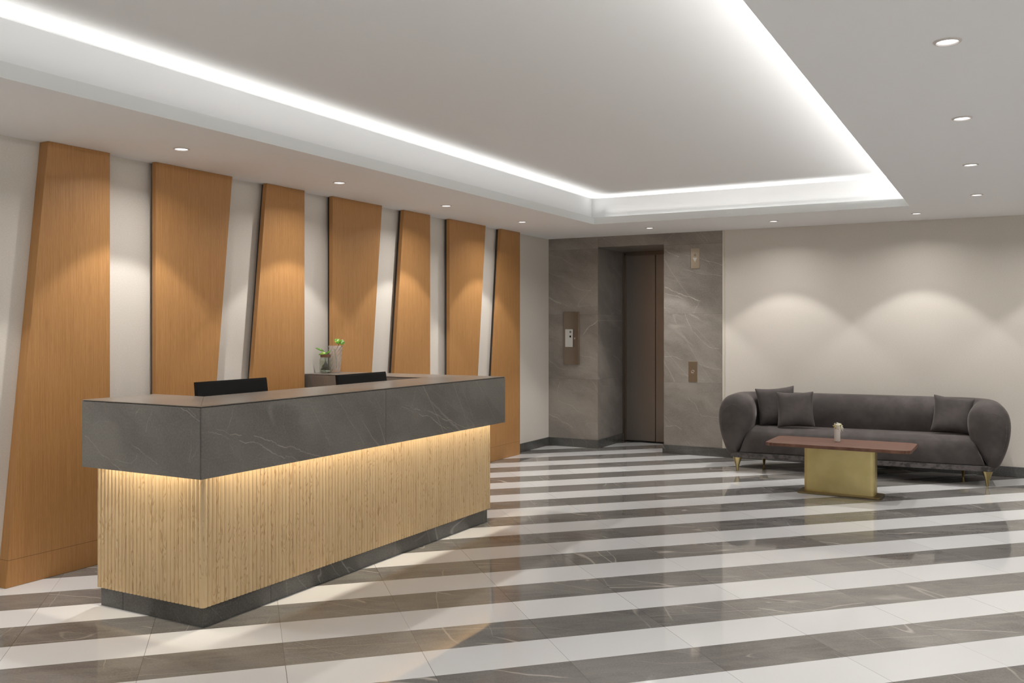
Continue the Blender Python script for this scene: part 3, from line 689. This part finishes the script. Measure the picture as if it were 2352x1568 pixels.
# warm desk light
wc = (1., .88, .70); DP = 5.4
area('desk_light', (FX - .043, (FYN + .10 + FYF - .03) / 2, .848), .01, FYF - FYN - .13, (0, R(12), 0), DP * 2.8, wc)
area('desk_light', ((XL + .1 + FX - .1) / 2, FYN + .043, .848), FX - XL - .2, .01, (R(12), 0, 0), DP * .65, wc)

# ---------------------------------------------------------------- sofa
sofa = empty('sofa', (-1.2745, 9.205, 0), R(4.18), label='dark grey velvet sofa with bulging rounded arms on brass cone legs, against the beige wall', cat='sofa')
prof = [(.045, .16), (.085, .19), (.135, .31), (.165, .43), (.175, .55), (.158, .655), (.105, .735), (.025, .77), (-.065, .757), (-.132, .708), (-.168, .635), (-.174, .56), (-.167, .49), (-.145, .41), (-.105, .34), (-.062, .27), (-.015, .19), (-.015, .16)]
def cr(p, n=4):     # closed catmull-rom
    out = []; m = len(p)
    for i in range(m):
        a, b, c, d = (Vector(p[(i + k) % m]) for k in (-1, 0, 1, 2))
        sharp = i in (m - 2, m - 1, 0) or i == m - 3
        for k in range(n):
            t = k / n
            if i in (m - 1,): q = b.lerp(c, t)
            else: q = .5 * ((2 * b) + (c - a) * t + (2 * a - 5 * b + 4 * c - d) * t * t + (3 * b - a - 3 * c + d) * t ** 3)
            out.append((q.x, q.y))
    return out
P_ = cr(prof, 3)
cxm, yB, rc, y0 = 1.135, .515, .20, 0.05
path = []                                    # (x, y, nx, ny) n = outward normal
N = 10
path.append((cxm, y0, 1, 0)); path.append((cxm, .15, 1, 0))
for i in range(N + 1):
    a = R(90 * i / N); path.append((cxm - rc + rc * math.cos(a), yB - rc + rc * math.sin(a), math.cos(a), math.sin(a)))
path.append((.4, yB, 0, 1)); path.append((-.4, yB, 0, 1))
for i in range(N + 1):
    a = R(90 + 90 * i / N); path.append((-cxm + rc + rc * math.cos(a), yB - rc + rc * math.sin(a), math.cos(a), math.sin(a)))
path.append((-cxm, .15, -1, 0)); path.append((-cxm, y0, -1, 0))
cxp, czp = .03, .45
def ring(x, y, nx, ny, s=1., fy=0., thin=1.):
    vs = []
    for dx, z in P_:
        ddx = cxp + (dx - cxp) * s; zz = czp + (z - czp) * s
        if thin < 1 and ddx < 0: ddx *= thin
        vs.append(bm.verts.new((x + nx * ddx, y + ny * ddx + fy, zz)))
    return vs
bm = bmesh.new(); rings = []
caps = [(.30, -.114), (.52, -.107), (.70, -.094), (.83, -.076), (.92, -.054), (.975, -.028)]
for s, fy in caps: rings.append(ring(*path[0], s=s, fy=fy))
for p in path:
    k = min(1., max(0., (p[1] - .15) / .36)); rings.append(ring(*p, thin=1 - .22 * k))
for s, fy in caps[::-1]: rings.append(ring(*path[-1], s=s, fy=fy))
for a, b in zip(rings, rings[1:]):
    m_ = len(a)
    for i in range(m_): bm.faces.new((a[i], a[(i + 1) % m_], b[(i + 1) % m_], b[i]))
bm.faces.new(rings[0]); bm.faces.new(rings[-1])
link('arms_and_back', bm, 'velvet', sofa, world=False, smooth=60)
# sewn seams following the outer curve of the arm fronts
for sgn in (1, -1):
    bm = bmesh.new()
    pts = [(sgn * (cxm + cxp + (dx - cxp) * .70), y0 - .0935, czp + (z - czp) * .70) for dx, z in P_[4:24]]
    tube(bm, pts, .0016, 6)
    link('arm_seam', bm, 'velvet_base', sofa, world=False, smooth=60)
# seat cushion: profile in (y,z) swept along x
sp = [(-.035, .192), (-.050, .23), (-.052, .30), (-.045, .36), (-.02, .405), (.03, .432), (.12, .442), (.42, .436), (.47, .40), (.47, .192)]
bm = prism(bmesh.new(), sp, 'x', -1.10, 1.10)
for v in bm.verts:      # front flares back a little towards the arms, narrower at the top
    if v.co.y < .2: v.co.y += .02 * (abs(v.co.x) / 1.1) ** 2
    k = min(1, max(0, (v.co.z - .19) / .16)); v.co.x *= 1 - .07 * k
link('seat_cushion', bm, 'velvet', sofa, world=False, smooth=35, bevel=.012, seg=3)
bm = prism(bmesh.new(), [(-1.13, -.028), (1.13, -.028), (1.185, .02), (1.19, .40), (1.04, .60), (-1.04, .60), (-1.19, .40), (-1.185, .02)], 'z', .142, .189)
link('base_rail', bm, 'velvet_base', sofa, world=False, bevel=.008)
for x, y in ((-1.1185, .02), (1.1185, .02), (-.94, .55), (.94, .55)):
    link('leg', lathe(bmesh.new(), [(0, 0), (.010, 0), (.012, .02), (.019, .06), (.031, .10), (.044, .136), (.045, .142), (0, .142)], 28, x, y), 'brass_leg', sofa, world=False, smooth=40)['label'] = 'brass cone leg'
# throw cushions
def cushion_bm(w=.41, t=.13, n=14):
    bm = bmesh.new(); g_ = {}
    for sd in (1, -1):
        for i in range(n + 1):
            for j in range(n + 1):
                u, v = 2 * i / n - 1, 2 * j / n - 1
                edge = i in (0, n) or j in (0, n)
                if edge and sd == -1: g_[(sd, i, j)] = g_[(1, i, j)]; continue
                pin = 1 - .11 * (1 - v * v) * abs(u) ** 2 ; pin2 = 1 - .11 * (1 - u * u) * abs(v) ** 2
                h = ((1 - u ** 4) * (1 - v ** 4)) ** .55
                g_[(sd, i, j)] = bm.verts.new((u * w / 2 * pin, sd * t / 2 * h, v * w / 2 * pin2))
        for i in range(n):
            for j in range(n):
                f = [g_[(sd, i, j)], g_[(sd, i + 1, j)], g_[(sd, i + 1, j + 1)], g_[(sd, i, j + 1)]]
                bm.faces.new(f if sd == 1 else f[::-1])
    return bm
def cushion(loc, rot, lab, w=.41, t=.13):
    bm = cushion_bm(w, t); bmesh.ops.translate(bm, verts=bm.verts, vec=(0, 0, 0))
    o = link('throw_cushion', bm, 'velvet', smooth=80)
    o.location = loc; o.rotation_euler = rot; s = o.modifiers.new('s', 'SUBSURF'); s.levels = s.render_levels = 1
    tag(o, label=lab, cat='cushion', group='dark grey velvet cushions on the sofa')
cushion((-2.085, 9.52, .637), (R(-14), R(-5), R(22)), 'dark grey velvet cushion tucked behind another at the left end of the sofa', .42)
cushion((-1.865, 9.36, .624), (R(-16), R(-2), R(15)), 'dark grey velvet cushion leaning in front of another at the left of the sofa', .385)
cushion((-.455, 9.53, .622), (R(-16), R(5), R(3)), 'single dark grey velvet cushion at the right end of the sofa', .375)

# ---------------------------------------------------------------- coffee table
tb = empty('coffee_table', (-1.272, 8.30, 0), R(-1.0), label='low coffee table with walnut top on a brushed brass pedestal, in front of the sofa', cat='coffee table')
def lp(n, pts, z0, z1, m, **k): return link(n, prism(bmesh.new(), pts, 'z', z0, z1), m, tb, world=False, **k)
lp('base_plate', rrect(.69, .27, .03), .0005, .014, 'base_metal', bevel=.003)
lp('pedestal', rrect(.585, .175, .035, 8, -.006, .02), .0145, .416, 'brass', smooth=30)
tp = []
w2, d2 = .590, .285
tp = []
for sx, sy in ((1, 1), (-1, 1), (-1, -1), (1, -1)):
    c = [(sx * w2, sy * (d2 - .06)), (sx * (w2 - .012), sy * (d2 - .028)), (sx * (w2 - .045), sy * (d2 - .006)), (sx * (w2 - .09), sy * d2)]
    tp += c if sx * sy > 0 else c[::-1]
lp('table_top', tp, .4165, .445, 'walnut', bevel=.003)
# white vase with two daisies
WX, WY, WZ = -1.31, 8.36, .4455
tag(link('bud_vase', lathe(bmesh.new(), [(0, 0), (.022, 0), (.0245, .003), (.0255, .01), (.026, .108), (.0245, .112), (.023, .108), (.022, .012), (0, .010)], 36, WX, WY, WZ), 'ceramic', smooth=50, loc=(WX, WY, WZ)),
    label='small white cylindrical bud vase on the coffee table', cat='vase')
def daisy(head, nrm, r, mat, lab, seed):
    rnd = random.Random(seed)
    head, nrm = Vector(head), Vector(nrm).normalized()
    e = empty('daisy', head, label=lab, cat='flower', group='white daisies in the bud vase')
    base = Vector((WX, WY, WZ + .02))
    link('stem', tube(bmesh.new(), [base, (WX, WY, WZ + .10), (Vector((WX, WY, WZ + .135)) + head) / 2 + Vector((0, 0, .012)), head - nrm * .004], .0022, 6), 'stem', e, smooth=60)
    a = nrm.orthogonal().normalized(); b = nrm.cross(a)
    bm = bmesh.new()
    for k in range(26):
        t = 2 * math.pi * (k + rnd.uniform(-.3, .3)) / 26; d = a * math.cos(t) + b * math.sin(t)
        droop = rnd.uniform(.1, .6); L = r * rnd.uniform(.8, 1.1)
        tip = head + d * L * .88 - nrm * L * droop + Vector((0, 0, -1)) * L * .22
        leafmesh(bm, head + d * .006, tip, .0085, up=nrm, curl=-.1, n=4)
    o = link('petals', bm, mat, e, smooth=60, recalc=False); s = o.modifiers.new('t', 'SOLIDIFY'); s.thickness = .0006
    bm = bmesh.new(); bmesh.ops.create_uvsphere(bm, u_segments=14, v_segments=8, radius=.0085)
    q = nrm.to_track_quat('Z', 'Y').to_matrix().to_4x4()
    bmesh.ops.transform(bm, matrix=Matrix.Translation(head + nrm * .002) @ q @ Matrix.Diagonal((1, 1, .5, 1)), verts=bm.verts)
    link('flower_centre', bm, 'disc', e, smooth=80)
daisy((WX + .030, WY - .008, WZ + .145), (.75, -.62, .35), .050, 'petal', 'white daisy drooping to the right over the bud vase rim, yellow centre showing', 3)
daisy((WX - .024, WY - .008, WZ + .135), (-.72, -.6, -.05), .046, 'petal2', 'cream daisy hanging to the left over the bud vase rim', 5)

# ---------------------------------------------------------------- camera, world, view
w = bpy.data.worlds.new('World'); S.world = w; w.use_nodes = True
WS = 1.25
w.node_tree.nodes['Background'].inputs[0].default_value = (1., .975, .94, 1); w.node_tree.nodes['Background'].inputs[1].default_value = WS
L = bpy.data.lights.new('fill_window_portal', 'AREA'); L.shape = 'RECTANGLE'; L.size = WX1 - WX0; L.size_y = WZ1 - SILL; L.cycles.is_portal = True
o = bpy.data.objects.new('fill_window_portal', L); C.objects.link(o); o.location = ((WX0 + WX1) / 2, YF - .09, (WZ1 + SILL) / 2); o.rotation_euler = (R(90), 0, 0)
L = bpy.data.lights.new('fill_window_portal', 'AREA'); L.shape = 'RECTANGLE'; L.size = WZ1 - SILL; L.size_y = SY1 - SY0; L.cycles.is_portal = True
o = bpy.data.objects.new('fill_window_portal', L); C.objects.link(o); o.location = (XR + .09, (SY0 + SY1) / 2, (WZ1 + SILL) / 2); o.rotation_euler = (0, R(90), 0)
cam = bpy.data.cameras.new('Camera'); co = bpy.data.objects.new('Camera', cam); C.objects.link(co); S.camera = co
co.location = (0, 0, 1.45); co.rotation_euler = (R(90), 0, R(28.572))
cam.sensor_width = 36; cam.lens = 2090 / 2352 * 36; cam.shift_y = -33.5 / 2352; cam.clip_start = .05
S.view_settings.view_transform = 'Standard'; S.view_settings.look = 'None'; S.view_settings.gamma = 1; S.view_settings.use_curve_mapping = False
S.view_settings.exposure = 0.06
S.cycles.max_bounces = 6; S.cycles.diffuse_bounces = 5; S.cycles.glossy_bounces = 3; S.cycles.transmission_bounces = 4; S.cycles.use_adaptive_sampling = True; S.cycles.adaptive_threshold = .1; S.cycles.transparent_max_bounces = 20; S.cycles.caustics_reflective = False; S.cycles.caustics_refractive = False
S.cycles.sample_clamp_indirect = 4.
